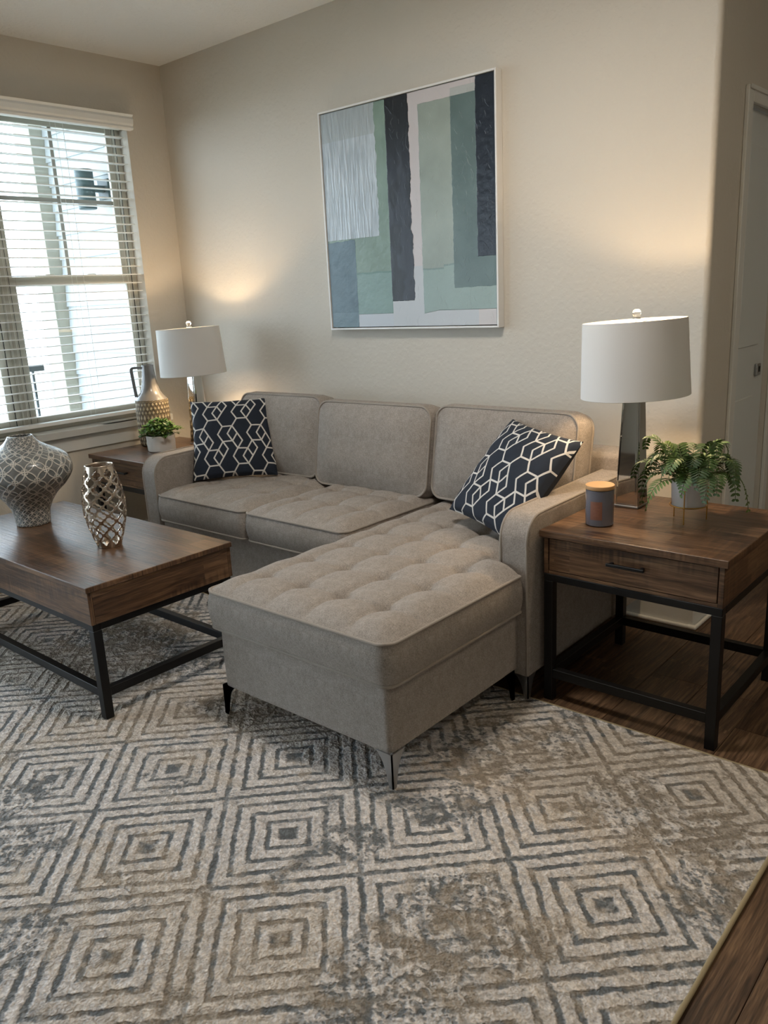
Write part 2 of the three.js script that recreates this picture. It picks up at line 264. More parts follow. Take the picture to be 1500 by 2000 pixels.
// ------------------------------------------------------------------ rug
const RUG = { x0: 0.26, x1: 3.92, z0: 0.914, z1: 3.36, y: 0.012 };
{
  const A = 0.2622, B = 0.268, CX = 2.893, CZ = 1.945, W = RUG.x1 - RUG.x0, D = RUG.z1 - RUG.z0;
  const WORN = [[3.1, 1.33, 0.22], [3.16, 1.58, 0.16], [3.2, 1.16, 0.2], [3.4, 1.85, 0.15], [3.47, 2.12, 0.26], [3.58, 1.92, 0.16], [3.55, 1.28, 0.2], [3.77, 1.31, 0.14], [3.88, 1.5, 0.15], [2.12, 2.33, 0.13], [2.34, 2.42, 0.13], [2.66, 2.62, 0.16], [1.3, 1.45, 0.5], [1.75, 1.5, 0.22], [2.1, 1.64, 0.14], [2.3, 1.55, 0.12], [3.05, 1.86, 0.1], [0.8, 2.1, 0.3], [3.2, 2.9, 0.3], [2.55, 1.35, 0.2]];
  const pile = new Float32Array(2048 * 1366); let at = 0;
  const rugMap = texture(2048, 1366, (u, v) => {
    let x = RUG.x0 + u * W, z = RUG.z1 - v * D; const X = x, Z = z;
    x += (fbm(X * 45, Z * 45, 2, 71) - 0.5) * 0.010 + (vnoise(X * 240, Z * 240, 73) - 0.5) * 0.004; z += (fbm(X * 45, Z * 45, 2, 72) - 0.5) * 0.010 + (vnoise(X * 240, Z * 240, 74) - 0.5) * 0.004;
    // nearest diamond centre of the staggered lattice
    let dm = 9; const p = (x - CX) / A, q = (z - CZ) / B;
    for (let i = Math.floor(p) - 1; i <= p + 2; i++) for (let j = Math.floor(q) - 1; j <= q + 2; j++) if (mod(i + j, 2) === 0) dm = Math.min(dm, Math.abs(p - i) + Math.abs(q - j));
    const line = (c, w) => 1 - sstep(Math.abs(dm - c), w * 0.55, w * 1.25);
    let dark = Math.max(line(0.29, 0.038), line(0.53, 0.038), line(0.77, 0.038), line(1.0, 0.042), 1 - sstep(dm, 0.10, 0.15));
    // worn, mottled patches where the pattern dissolves
    const mid = fbm(X * 9, Z * 9, 3, 82), fine = fbm(X * 48, Z * 60, 3, 83), speck = fbm(X * 110, Z * 130, 2, 84), coarse = fbm(X * 22, Z * 26, 3, 89);
    let patch = 0; for (const [bx, bz, br] of WORN) patch = Math.max(patch, 1 - Math.hypot(X - bx, Z - bz) / br);
    const worn = sstep(patch + (mid - 0.5) * 1.1, 0.12, 0.42), broken = sstep(fine * 0.6 + coarse * 0.5, 0.52, 0.66);
    dark = lerp(dark * (1 - 0.38 * broken), dark * 0.35 + 0.62 * sstep(fine * 0.5 + coarse * 0.6, 0.50, 0.60), worn);
    dark = clamp(dark + 0.42 * sstep(speck, 0.54, 0.72) * (0.5 + worn), 0, 1);
    const hue = fbm(X * 2.2 + 9, Z * 2.2 + 4, 2, 85) * 0.6 + coarse * 0.4 + 0.06 * (X - 2.9) - 0.11 * sstep(Z, 1.75, 2.15) * (1 - sstep(X, 3.3, 3.7)) + 0.10 * (1 - sstep(Z, 1.85, 2.15)) * (1 - sstep(X, 2.6, 3.0));
    const cold = [96, 99, 100], warm = [130, 119, 105], tint = [0, 1, 2].map((i) => lerp(cold[i], warm[i], sstep(hue, 0.42, 0.58)));
    const cream = [0, 1, 2].map((i) => lerp([202, 195, 189][i], [192, 181, 168][i], sstep(hue, 0.35, 0.65)));
    const clump = fbm(X * 85, Z * 100, 3, 87), tuft = vnoise(X * 330, Z * 330, 86), g = 0.74 + 0.34 * clump + 0.16 * tuft; pile[at++] = 0.95 - dark * 0.5 - 0.55 * (1 - clump) * (1 - 0.4 * dark) - 0.2 * tuft;
    return [0, 1, 2].map((i) => lerp(cream[i], tint[i], dark) * g);
  }, true);
  let k = 0; const rugBump = texture(2048, 1366, () => { const g = clamp(pile[k++], 0, 1) * 255; return [g, g, g]; }, false);
  const top = new THREE.PlaneGeometry(W - 0.012, D - 0.012, 8, 8); top.rotateX(-Math.PI / 2);
  const rug = thing('area_rug', 'cream and grey area rug with worn concentric diamond pattern', 'rug', [(RUG.x0 + RUG.x1) / 2, 0.0005, (RUG.z0 + RUG.z1) / 2]);
  const m = std(0xffffff, 1.0, { map: rugMap, bumpMap: rugBump, bumpScale: 0.013 });
  const body = new THREE.BoxGeometry(W - 0.012, RUG.y - 0.001, D - 0.012); body.translate(0, (RUG.y - 0.001) / 2, 0);
  part('pile', body, m, rug);
  const e = (a, b) => { const L = a.distanceTo(b), n = Math.round(L / 0.02); return Array.from({ length: n }, (_, i) => V(lerp(a.x, b.x, i / n), a.y + 0.0015 * vnoise(i * 0.7, a.x * 9, 88), lerp(a.z, b.z, i / n))); };
  const hx = W / 2 - 0.006, hz = D / 2 - 0.006, y = 0.006;
  const loop = [...e(V(-hx, y, -hz), V(hx, y, -hz)), ...e(V(hx, y, -hz), V(hx, y, hz)), ...e(V(hx, y, hz), V(-hx, y, hz)), ...e(V(-hx, y, hz), V(-hx, y, -hz))];
  part('bound_edge', tube(loop, 0.006, 700, true, 8), std(0x9a8b6c, 0.95), rug, 'tan bound edge');
}

// ------------------------------------------------------------------ sofa
function cushion(o) {   // soft slab on a plan outline: top and bottom follow o.top / o.bot, sides bulge
  const { z0, z1, nx = 24, nz = 24, thick, top, bot = () => 0, bulge = 0.01, r = 0.04, y = 0, levels = 5 } = o;
  const zs = [], x0 = typeof o.x0 === 'function' ? o.x0 : () => o.x0, x1 = typeof o.x1 === 'function' ? o.x1 : () => o.x1;
  const K = 5; for (let i = 0; i < K; i++) zs.push(z0 + r * (1 - Math.cos((i / K) * Math.PI / 2)));
  for (let i = 0; i <= nz; i++) zs.push(lerp(z0 + r, z1 - r, i / nz)); for (let i = K - 1; i >= 0; i--) zs.push(z1 - r * (1 - Math.cos((i / K) * Math.PI / 2)));
  if (o.extra) { zs.push(...o.extra); zs.sort((a, b) => a - b); }
  const inset = (z) => { const d = Math.min(z - z0, z1 - z); return d >= r ? 0 : r - Math.sqrt(Math.max(0, r * r - (r - d) * (r - d))); };
  const J = zs.length, N = nx + 1, tp = [], bp = [], uvt = [];
  for (let j = 0; j < J; j++) { const z = zs[j], a = x0(z) + inset(z), b = x1(z) - inset(z); for (let i = 0; i < N; i++) { const t = i / nx, x = lerp(a, b, 0.5 - 0.5 * Math.cos(Math.PI * (0.25 * t + 0.75 * (0.5 - Math.asin(1 - 2 * t) / Math.PI)))); const xx = lerp(x, lerp(a, b, t), 0.6); tp.push(xx, y + thick + top(xx, z), z); bp.push(xx, y - bot(xx, z), z); uvt.push(xx, z); } }
  const it = [], ib = [];
  for (let j = 0; j < J - 1; j++) for (let i = 0; i < nx; i++) { const a = j * N + i, b = a + 1, c = a + N, d = c + 1; it.push(a, c, b, b, c, d); ib.push(a, b, c, b, d, c); }
  const loopI = []; for (let i = 0; i < N; i++) loopI.push(i); for (let j = 1; j < J; j++) loopI.push(j * N + nx); for (let i = nx - 1; i >= 0; i--) loopI.push((J - 1) * N + i); for (let j = J - 2; j > 0; j--) loopI.push(j * N);
  const L = loopI.length, P = loopI.map((k) => V(tp[3 * k], tp[3 * k + 1], tp[3 * k + 2])), Q = loopI.map((k) => V(bp[3 * k], bp[3 * k + 1], bp[3 * k + 2]));
  const sp = [], su = [], si = []; let s = 0;
  for (let k = 0; k <= L; k++) {
    const c = k % L, a = P[(c + L - 1) % L], b = P[(c + 1) % L], t = V(b.x - a.x, 0, b.z - a.z).normalize(), n = V(t.z, 0, -t.x);
    if (k) s += P[c].distanceTo(P[(k - 1) % L]);
    for (let l = 0; l <= levels; l++) { const f = l / levels, w = bulge * 4 * f * (1 - f); sp.push(lerp(P[c].x, Q[c].x, f) + n.x * w, lerp(P[c].y, Q[c].y, f), lerp(P[c].z, Q[c].z, f) + n.z * w); su.push(s, lerp(P[c].y, Q[c].y, f)); }
  }
  for (let k = 0; k < L; k++) for (let l = 0; l < levels; l++) { const a = k * (levels + 1) + l, b = a + levels + 1; si.push(a, b, a + 1, a + 1, b, b + 1); }
  const g = merge([makeGeo(tp, it, uvt), makeGeo(bp, ib, uvt), makeGeo(sp, si, su)]);
  const thin = (pts) => { const out = [pts[0]]; for (const q of pts) if (q.distanceTo(out[out.length - 1]) > 0.012) out.push(q); if (out[0].distanceTo(out[out.length - 1]) < 0.012) out.pop(); return out; };
  return { g, top: thin(P), bot: thin(Q) };
}
const edge = (d, w) => { const t = clamp(d / w, 0, 1); return 1 - (1 - t) * (1 - t); };
function tufted(X0, X1, Z0, Z1, xs, zs, A, w = 0.1) {   // biscuit tufting: lines through the buttons sink, the squares swell
  const cell = (q, list, p) => { let d = 9; for (const c of list) d = Math.min(d, Math.abs(q - c)); return clamp(d / (p / 2), 0, 1); };
  const px = xs[1] - xs[0], pz = zs[1] - zs[0];
  return (x, z) => {
    const ax = typeof X0 === 'function' ? X0(z) : X0, bx = typeof X1 === 'function' ? X1(z) : X1;
    const e = edge(Math.min(x - ax, bx - x), w) * edge(Math.min(z - Z0, Z1 - z), w);
    const cx = cell(x, xs, px), cz = cell(z, zs, pz), sw = (t) => Math.pow(Math.sin(t * Math.PI / 2), 0.75);
    let dd = 9; for (const a of xs) for (const b of zs) dd = Math.min(dd, Math.hypot(x - a, z - b));
    const crease = 0.005 * (Math.exp(-((cx * px / 2 / 0.006) ** 2)) + Math.exp(-((cz * pz / 2 / 0.006) ** 2)));
    const wrinkle = (fbm(x * 22, z * 22, 2, 61) - 0.5) * 0.004;
    return e * (0.018 + A * 0.5 * (sw(cx) + sw(cz)) - 0.025 * Math.exp(-((dd / 0.024) ** 2)) - crease + wrinkle);
  };
}
const SX0 = 0.80, SX1 = 3.03, ARM = 0.112, SF = 0.95;
const sofa = thing('sectional_sofa', 'greige fabric sectional sofa with tufted chaise and piped cushions', 'sofa', [1.915, 0, 0.5]);
{
  const F = M.fabric;
  const nm = (g) => boxUV(g, 'x');
  wpart('seat_base', box(SX0 + ARM - 0.005, SX1 - ARM + 0.005, 0.10, 0.362, 0.21, SF - 0.02, 0.012), F, sofa);
  wpart('back_frame', box(SX0 + 0.02, SX1 - 0.02, 0.10, 0.745, 0.03, 0.205, 0.025), F, sofa);
  // arms with a rounded front shoulder
  for (const [a, b] of [[SX0, SX0 + ARM], [SX1 - ARM, SX1]]) {
    const s = new THREE.Shape(), yt = 0.668, zf = SF, r = 0.085, zb = 0.04;
    s.moveTo(zb, 0.1); s.lineTo(zf - 0.006, 0.1); s.lineTo(zf, yt - r); s.absarc(zf - r, yt - r, r, 0, Math.PI / 2, false); s.lineTo(zb, yt + 0.012); s.closePath();
    const bev = 0.01; let g = new THREE.ExtrudeGeometry(s, { depth: ARM - 2 * bev, bevelEnabled: true, bevelThickness: bev, bevelSize: bev, bevelOffset: -bev, bevelSegments: 3, curveSegments: 14 });
    g.rotateY(-Math.PI / 2); g.scale(1, 1, 1); g.translate(b - bev, 0, 0);
    const pa = wpart('armrest', boxUV(plain(g), 'z'), F, sofa);
    for (const x of [a + 0.006, b - 0.006]) {
      const pts = [V(x, 0.105, zf - 0.006), V(x, 0.35, zf - 0.003)]; for (let i = 0; i <= 8; i++) { const t = (i / 8) * Math.PI / 2; pts.push(V(x, yt - r + (r + 0.0005) * Math.sin(t) - 0.002, zf - r + (r - 0.002) * Math.cos(t))); } pts.push(V(x, yt + 0.004, 0.5), V(x, yt + 0.008, 0.06));
      wpart('piping', tube(pts, 0.0055, 70), M.piping, pa);
    }
  }
  // chaise base
  const cb = cushion({ x0: 2.232, x1: 2.982, z0: SF - 0.02, z1: 1.622, thick: 0.218, y: 0.122, top: () => 0, bulge: 0.002, r: 0.02, nx: 6, nz: 6 });
  wpart('chaise_base', cb.g, F, sofa);
  const cush = (name, c, lab) => { const p = wpart(name, c.g, F, sofa, lab); for (const l of [c.top, c.bot]) wpart('piping', tube(l, 0.0058, l.length * 3, true, 6), M.piping, p); return p; };
  const zsS = [0.30, 0.50, 0.70];
  const seat = (a, b) => cushion({ x0: a, x1: b, z0: 0.215, z1: SF + 0.012, thick: 0.125, y: 0.365, nx: 64, nz: 72, r: 0.035, bulge: 0.012, top: tufted(a, b, 0.15, SF + 0.012, [a + 0.13, a + (b - a) / 2, b - 0.13], zsS, 0.018, 0.09) });
  cush('seat_cushion', seat(SX0 + ARM + 0.012, 1.582), 'tufted left seat cushion'); cush('seat_cushion', seat(1.592, 2.20), 'tufted middle seat cushion');
  const xe = (z) => lerp(SX1 - ARM - 0.006, 3.008, sstep(z, SF - 0.002, SF + 0.014));
  const ch = cushion({ x0: 2.208, x1: xe, z0: 0.215, z1: 1.645, thick: 0.125, y: 0.343, nx: 80, nz: 150, r: 0.04, bulge: 0.012, extra: [SF - 0.002, SF + 0.003, SF + 0.006, SF + 0.009, SF + 0.014], top: tufted(2.208, xe, 0.15, 1.645, [2.325, 2.5, 2.675, 2.85], [0.27, 0.47, 0.67, 0.87, 1.07, 1.27, 1.47], 0.022, 0.09) });
  cush('chaise_cushion', ch, 'long tufted chaise cushion');
  // back cushions, leaning on the back frame
  const bc = (a, b, seed, dz = 0, dy = 0, ry = 0) => {
    const w = b - a, h = 0.40, puff = (x, z) => { const e = edge(Math.min(x + w / 2, w / 2 - x), 0.16) * edge(Math.min(z + h / 2, h / 2 - z), 0.16); return e * (0.042 + (fbm(x * 4 + seed, z * 4, 2, 65) - 0.5) * 0.02) + (fbm(x * 14 + seed, z * 9, 2, 66) - 0.5) * 0.006 * e; };
    const c = cushion({ x0: -w / 2, x1: w / 2, z0: -h / 2, z1: h / 2, thick: 0.118, y: 0, nx: 40, nz: 30, r: 0.058, bulge: 0.014, top: puff, bot: puff });
    const mt = new THREE.Matrix4().makeRotationY(ry).multiply(new THREE.Matrix4().makeRotationX(Math.PI / 2 - 0.17)).setPosition((a + b) / 2, 0.692 + dy, 0.262 + dz);
    c.g.applyMatrix4(mt); c.top.forEach((q) => q.applyMatrix4(mt)); c.bot.forEach((q) => q.applyMatrix4(mt)); return c;
  };
  cush('back_cushion', bc(0.905, 1.492, 1, 0, 0.012, 0.03)); cush('back_cushion', bc(1.512, 2.19, 7, 0.02, 0.0, 0.02)); cush('back_cushion', bc(2.212, 2.90, 13, 0.0, 0.006, -0.02));
  // thin metal corner legs: two tapered plates meeting at the corner
  const leg = (x, z, sx, sz, y0, y1, m = M.chrome) => {
    const s = new THREE.Shape(); s.moveTo(0, 0); s.lineTo(0.016, 0); s.quadraticCurveTo(0.026, (y1 - y0) * 0.75, 0.06, y1 - y0); s.lineTo(0, y1 - y0); s.closePath();
    const a = new THREE.ExtrudeGeometry(s, { depth: 0.004, bevelEnabled: false }), b = a.clone(); b.rotateY(-Math.PI / 2); b.translate(0.004, 0, 0);
    const g = merge([a, b]); g.scale(sx, 1, sz); g.translate(x, y0, z); wpart('leg', g, m, sofa);
  };
  const yr = 0.013; leg(2.99, 1.628, -1, -1, yr, 0.123); leg(2.225, 1.628, 1, -1, yr, 0.123); leg(SX1 - 0.008, SF - 0.012, -1, -1, yr, 0.101); leg(SX0 + 0.008, SF - 0.012, 1, -1, yr, 0.101); leg(2.985, 0.965, -1, 1, yr, 0.123); leg(SX1 - 0.2, 0.06, -1, 1, 0.001, 0.101); leg(SX0 + 0.2, 0.06, 1, 1, 0.001, 0.101);
}

// ------------------------------------------------------------------ throw pillows
{
  const cw = 0.158, chh = 0.258, seg = [];
  const E = [[0, 0, 2, 0], [0, 4, 2, 4], [3, 1, 5, 1], [3, 3, 5, 3], [3, 1, 2, 2], [2, 2, 3, 3], [0, 4, -1, 5], [-1, 5, 0, 6], [-1, 3, 0, 4], [3, 3, 2, 4]];
  for (const d of [[2, 0, 3, -1, 4, 0, 3, 1], [1, -1, 2, -2, 3, -1, 2, 0], [0, 0, 1, 1, 0, 2, -1, 1], [-2, 2, -1, 1, 0, 2, -1, 3]]) for (let i = 0; i < 4; i++) E.push([d[2 * i], d[2 * i + 1], d[(2 * i + 2) % 8], d[(2 * i + 3) % 8]]);
  const patt = (ox, oy) => {
    const S = 1024, c = document.createElement('canvas'); c.width = c.height = S; const g = c.getContext('2d'), px = S / 0.46;
    g.fillStyle = '#141d2b'; g.fillRect(0, 0, S, S); g.strokeStyle = '#cfcac3'; g.lineWidth = 0.0078 * px; g.lineCap = 'round';
    for (let i = -2; i < 6; i++) for (let j = -2; j < 5; j++) for (const [a, b, e, f] of E) { g.beginPath(); g.moveTo((ox + (i + a / 6) * cw) * px, (oy + (j + b / 6) * chh) * px); g.lineTo((ox + (i + e / 6) * cw) * px, (oy + (j + f / 6) * chh) * px); g.stroke(); }
    const t = new THREE.CanvasTexture(c); t.colorSpace = THREE.SRGBColorSpace; t.magFilter = THREE.LinearFilter; return t;
  };
  const thread = weaveBump.clone(); thread.repeat.set(5, 5);
  function pillow(q, ox, oy, label, seed) {   // q: corners top-left, top-right, bottom-right, bottom-left of the square
    const c = q[0].clone().add(q[1]).add(q[2]).add(q[3]).multiplyScalar(0.25), ex = q[1].clone().sub(q[0]).add(q[2]).sub(q[3]).normalize(), ey = q[0].clone().sub(q[3]).add(q[1]).sub(q[2]).normalize(), n = ex.clone().cross(ey).normalize();
    const S = (q[0].distanceTo(q[1]) + q[1].distanceTo(q[2])) / 2, N = 44;
    const t = thing('throw_pillow', label, 'pillow', [c.x, c.y, c.z], 0, 'navy geometric throw pillows');
    const m = std(0xffffff, 0.85, { map: patt(ox, oy), bumpMap: thread, bumpScale: 0.0005 }), side = (sgn) => {
      const pos = [], uv = [], idx = [];
      for (let j = 0; j <= N; j++) for (let i = 0; i <= N; i++) {
        const u = (i / N) * 2 - 1, v = (j / N) * 2 - 1, pinch = 1 - 0.055 * (1 - u * u) * Math.abs(v) ** 3, pinch2 = 1 - 0.055 * (1 - v * v) * Math.abs(u) ** 3;
        const h = 0.068 * Math.pow(Math.max(0, (1 - u * u) * (1 - v * v)), 0.42) * (1 + 0.18 * (fbm(u * 2.4 + seed, v * 2.4, 2, 91) - 0.5)) + 0.003 * (fbm(u * 9 + seed, v * 9, 2, 92) - 0.5) * (1 - u * u) * (1 - v * v);
        const P = ex.clone().multiplyScalar(u * S / 2 * pinch2).addScaledVector(ey, v * S / 2 * pinch).addScaledVector(n, sgn * h); pos.push(P.x, P.y, P.z); uv.push(i / N, j / N);
      }
      for (let j = 0; j < N; j++) for (let i = 0; i < N; i++) { const a = j * (N + 1) + i, b = a + 1, d = a + N + 1, e = d + 1; sgn > 0 ? idx.push(a, b, d, b, e, d) : idx.push(a, d, b, b, d, e); }
      return makeGeo(pos, idx, uv);
    };
    part('pillow_front', side(1), m, t); part('pillow_back', side(-1), std(0x101722, 0.9, { bumpMap: thread, bumpScale: 0.0005 }), t);
  }
  pillow([V(0.825, 0.905, 0.635), V(1.112, 0.906, 0.315), V(1.255, 0.527, 0.45), V(0.968, 0.526, 0.77)], 0.018, 0.01, 'navy throw pillow standing upright by the armrest near the window', 1);
  pillow([V(2.62, 0.887, 0.378), V(3.022, 0.857, 0.557), V(2.885, 0.522, 0.82), V(2.483, 0.553, 0.641)], 0.05, 0.03, 'navy throw pillow slumped aslant on the chaise', 2);
}

// ------------------------------------------------------------------ tables
function frameTable(t, W, D, H, topT, boxH, lower, legW, seedU) {   // local: centred on x, z; returns nothing
  const w = W / 2, d = D / 2, yb = H - topT - boxH;
  part('table_top', box(-w, w, H - topT, H, -d, d, 0.003, 'x', seedU, 0.07), M.wood, t);
  const i = 0.012, f = legW;
  const legs = [[-1, 1], [1, 1], [-1, -1], [1, -1]]; const lx = w - i - f / 2, lz = d - i - f / 2;
  for (const [a, b] of legs) part('leg', box(a * lx - f / 2, a * lx + f / 2, 0, yb - 0.0255, b * lz - f / 2, b * lz + f / 2, 0.002, 'y'), M.black, t);
  for (const b of [-1, 1]) {
    part('top_rail', box(-lx - f / 2, lx + f / 2, yb - 0.025, yb, b * lz - f / 2, b * lz + f / 2, 0.002), M.black, t); part('stretcher', box(-lx + f / 2, lx - f / 2, lower - f, lower, b * lz - f / 2 + 0.002, b * lz + f / 2 - 0.002, 0.002), M.black, t);
    part('top_rail', box(b * lx - f / 2, b * lx + f / 2, yb - 0.025, yb, -lz + f / 2, lz - f / 2, 0.002, 'z'), M.black, t); part('stretcher', box(b * lx - f / 2 + 0.002, b * lx + f / 2 - 0.002, lower - f, lower, -lz + f / 2, lz - f / 2, 0.002, 'z'), M.black, t);
  }
  return { w, d, yb, i };
}
function sideTable(x, z, label, seedU) {
  const t = thing('side_table', label, 'side table', [x, 0, z], 0, 'side tables at the ends of the sofa'), H = 0.6165, { w, d, yb, i } = frameTable(t, 0.612, 0.612, H, 0.024, 0.128, 0.118, 0.032, seedU);
  const y1 = H - 0.0245;
  part('side_panel', box(-w + i, -w + i + 0.016, yb + 0.0005, y1, -d + i, d - i, 0.002, 'z', seedU, 0.2), M.wood, t); part('side_panel', box(w - i - 0.016, w - i, yb + 0.0005, y1, -d + i, d - i, 0.002, 'z', seedU, 0.3), M.wood, t);
  part('back_panel', box(-w + i + 0.0165, w - i - 0.0165, yb + 0.0005, y1, -d + i, -d + i + 0.014, 0.002, 'x', 0.4), M.wood, t); part('bottom_panel', box(-w + i + 0.0165, w - i - 0.0165, yb + 0.0005, yb + 0.012, -d + i + 0.015, d - i - 0.02, 0.001), M.wood, t);
  const dr = part('drawer', box(-w + i + 0.019, w - i - 0.019, yb + 0.0135, y1 - 0.004, d - i - 0.018, d - i - 0.001, 0.002, 'x', seedU + 0.2, 0.13), M.wood, t);
  part('front_rail', box(-w + i + 0.0165, w - i - 0.0165, yb + 0.0005, yb + 0.012, d - i - 0.0185, d - i - 0.002, 0.001), M.wood, t);
  const hy = yb + 0.078; part('handle', merge([box(-0.062, 0.062, hy - 0.005, hy + 0.005, d - i + 0.016, d - i + 0.026, 0.002), box(-0.055, -0.045, hy - 0.004, hy + 0.004, d - i - 0.0005, d - i + 0.018, 0.001), box(0.045, 0.055, hy - 0.004, hy + 0.004, d - i - 0.0005, d - i + 0.018, 0.001)]), M.black, dr, 'black bar handle');
}
sideTable(3.343, 0.585, 'rustic wood side table with black frame under the candle and fern', 0.0);
sideTable(0.478, 0.577, 'rustic wood side table with black frame below the window', 0.53);
{
  const W = 1.277, D = 0.614, H = 0.505, t = thing('coffee_table', 'low rustic wood coffee table on a black metal frame', 'coffee table', [1.934 - W / 2, RUG.y + 0.001, 1.92 - D / 2]);
  const h = H - RUG.y - 0.001, { w, d, yb, i } = frameTable(t, W, D, h, 0.02, 0.118, 0.112, 0.032, 0.21), y1 = h - 0.0205, k = 0.006;
  part('front_panel', box(-w + k, w - k, yb + 0.0005, y1, d - k - 0.016, d - k, 0.002, 'x', 0.1, 0.31), M.wood, t); part('back_panel', box(-w + k, w - k, yb + 0.0005, y1, -d + k, -d + k + 0.016, 0.002, 'x', 0.6, 0.11), M.wood, t);
  part('end_panel', box(w - k - 0.016, w - k, yb + 0.0005, y1, -d + k + 0.0165, d - k - 0.0165, 0.002, 'z', 0.3, 0.05), M.wood, t); part('end_panel', box(-w + k, -w + k + 0.016, yb + 0.0005, y1, -d + k + 0.0165, d - k - 0.0165, 0.002, 'z', 0.7, 0.15), M.wood, t);
  part('bottom_panel', box(-w + k + 0.0165, w - k - 0.0165, yb + 0.0005, yb + 0.012, -d + k + 0.0165, d - k - 0.0165, 0.001), M.wood, t);
}

// ------------------------------------------------------------------ table lamps
M.shade = std(new THREE.Color().setRGB(0.66, 0.64, 0.61), 0.9, { bumpMap: weaveBump, bumpScale: 0.0002 });
M.bulb = std(0xfff0d8, 0.5); M.bulb.emissive = new THREE.Color().setRGB(1, 0.8, 0.55); M.bulb.emissiveIntensity = 3;
M.crystal = phys(0xffffff, { transmission: 1, roughness: 0.02, thickness: 0.02, ior: 1.5 });
function tableLamp(x, y, z, label) {
  const t = thing('table_lamp', label, 'lamp', [x, y, z], 0, 'mirrored table lamps with white drum shades');
  const B = 0.043, A = 0.028, H = 0.43;
  part('base_plate', box(-B - 0.002, B + 0.002, 0.0005, 0.008, -B - 0.002, B + 0.002, 0.002), M.chrome, t);
  const core = new THREE.CylinderGeometry((A - 0.001) * Math.SQRT2, (B - 0.001) * Math.SQRT2, H - 0.008, 4, 1); core.rotateY(Math.PI / 4); core.translate(0, 0.008 + (H - 0.008) / 2, 0); part('body', toCreasedNormals(core, 0.3), M.mirrorEdge, t);
  for (let k = 0; k < 4; k++) { // bevelled mirror panel on each face
    const s = new THREE.Shape(), e = 0.004, L = H - 0.012; s.moveTo(-B + e, 0); s.lineTo(B - e, 0); s.lineTo(A - e, L); s.lineTo(-A + e, L); s.closePath();
    const g = new THREE.ExtrudeGeometry(s, { depth: 0.001, bevelEnabled: true, bevelThickness: 0.0018, bevelSize: 0.005, bevelOffset: -0.005, bevelSegments: 1 });
    g.rotateX(-Math.atan2(B - A, L)); g.translate(0, 0.01, B - 0.0005); g.rotateY((k * Math.PI) / 2); part('mirror_panel', g, M.mirror, t);
  }
  part('neck', lathe([[0.001, H], [0.017, H], [0.017, H + 0.01], [0.008, H + 0.014], [0.008, H + 0.03], [0.011, H + 0.03], [0.011, H + 0.06], [0.001, H + 0.06]], 24), M.chrome, t);
  const ys = 0.395, ye = 0.650, r0 = 0.184, r1 = 0.173;
  const sh = part('lamp_shade', lathe([[r0, ys], [r1, ye], [r1 - 0.0015, ye + 0.001], [r1 - 0.003, ye], [r0 - 0.003, ys], [r0 - 0.0015, ys - 0.001], [r0, ys]], 72), M.shade, t, 'white drum shade');
  part('shade_lining', lathe([[r1 - 0.0036, ye - 0.001], [r0 - 0.0036, ys + 0.001]], 72), M.shade, sh);
  const sp = []; for (let k = 0; k < 3; k++) { const a = (k * 2 * Math.PI) / 3 + 0.4; sp.push(tube([V(0, ye - 0.012, 0), V(Math.cos(a) * 0.09, ye - 0.011, Math.sin(a) * 0.09), V(Math.cos(a) * (r1 - 0.004), ye - 0.006, Math.sin(a) * (r1 - 0.004))], 0.0018, 8, false, 6)); }
  sh.rotation.z = 0.035; sh.rotation.x = 0.01; sh.position.x = 0.018;
  part('spider', merge(sp), M.chrome, sh);
  const hp = []; for (let i = 0; i <= 16; i++) { const a = (i / 16) * Math.PI; hp.push(V(Math.cos(a) * 0.045, H + 0.045 + Math.sin(a) * (ye - 0.012 - H - 0.045), 0)); }
  part('harp', tube(hp, 0.0018, 32, false, 6), M.chrome, t);
  const fi = part('finial', lathe([[0.001, ye - 0.014], [0.006, ye - 0.014], [0.006, ye + 0.002], [0.014, ye + 0.003], [0.014, ye + 0.008], [0.005, ye + 0.01], [0.001, ye + 0.01]], 24), M.chrome, t);
  const ball = new THREE.SphereGeometry(0.0145, 24, 16); ball.translate(0, ye + 0.024, 0); part('crystal_ball', ball, M.crystal, fi);
  const bl = part('bulb', lathe(smoothProfile([[0.013, H + 0.06], [0.014, H + 0.075], [0.029, H + 0.105], [0.026, H + 0.13], [0.0005, H + 0.143]], 24), 24), M.bulb, t, 'glowing bulb');
  const l = new THREE.PointLight(LAMP_COLOR, LAMP_POWER, 0, 2); l.position.set(0, H + 0.11, 0); l.castShadow = true; l.shadow.radius = 1.3; t.add(l);
}
tableLamp(3.158, 0.6175, 0.452, 'mirrored table lamp behind the candle on the side table');
tableLamp(0.512, 0.6175, 0.362, 'mirrored table lamp behind the potted plant near the window');

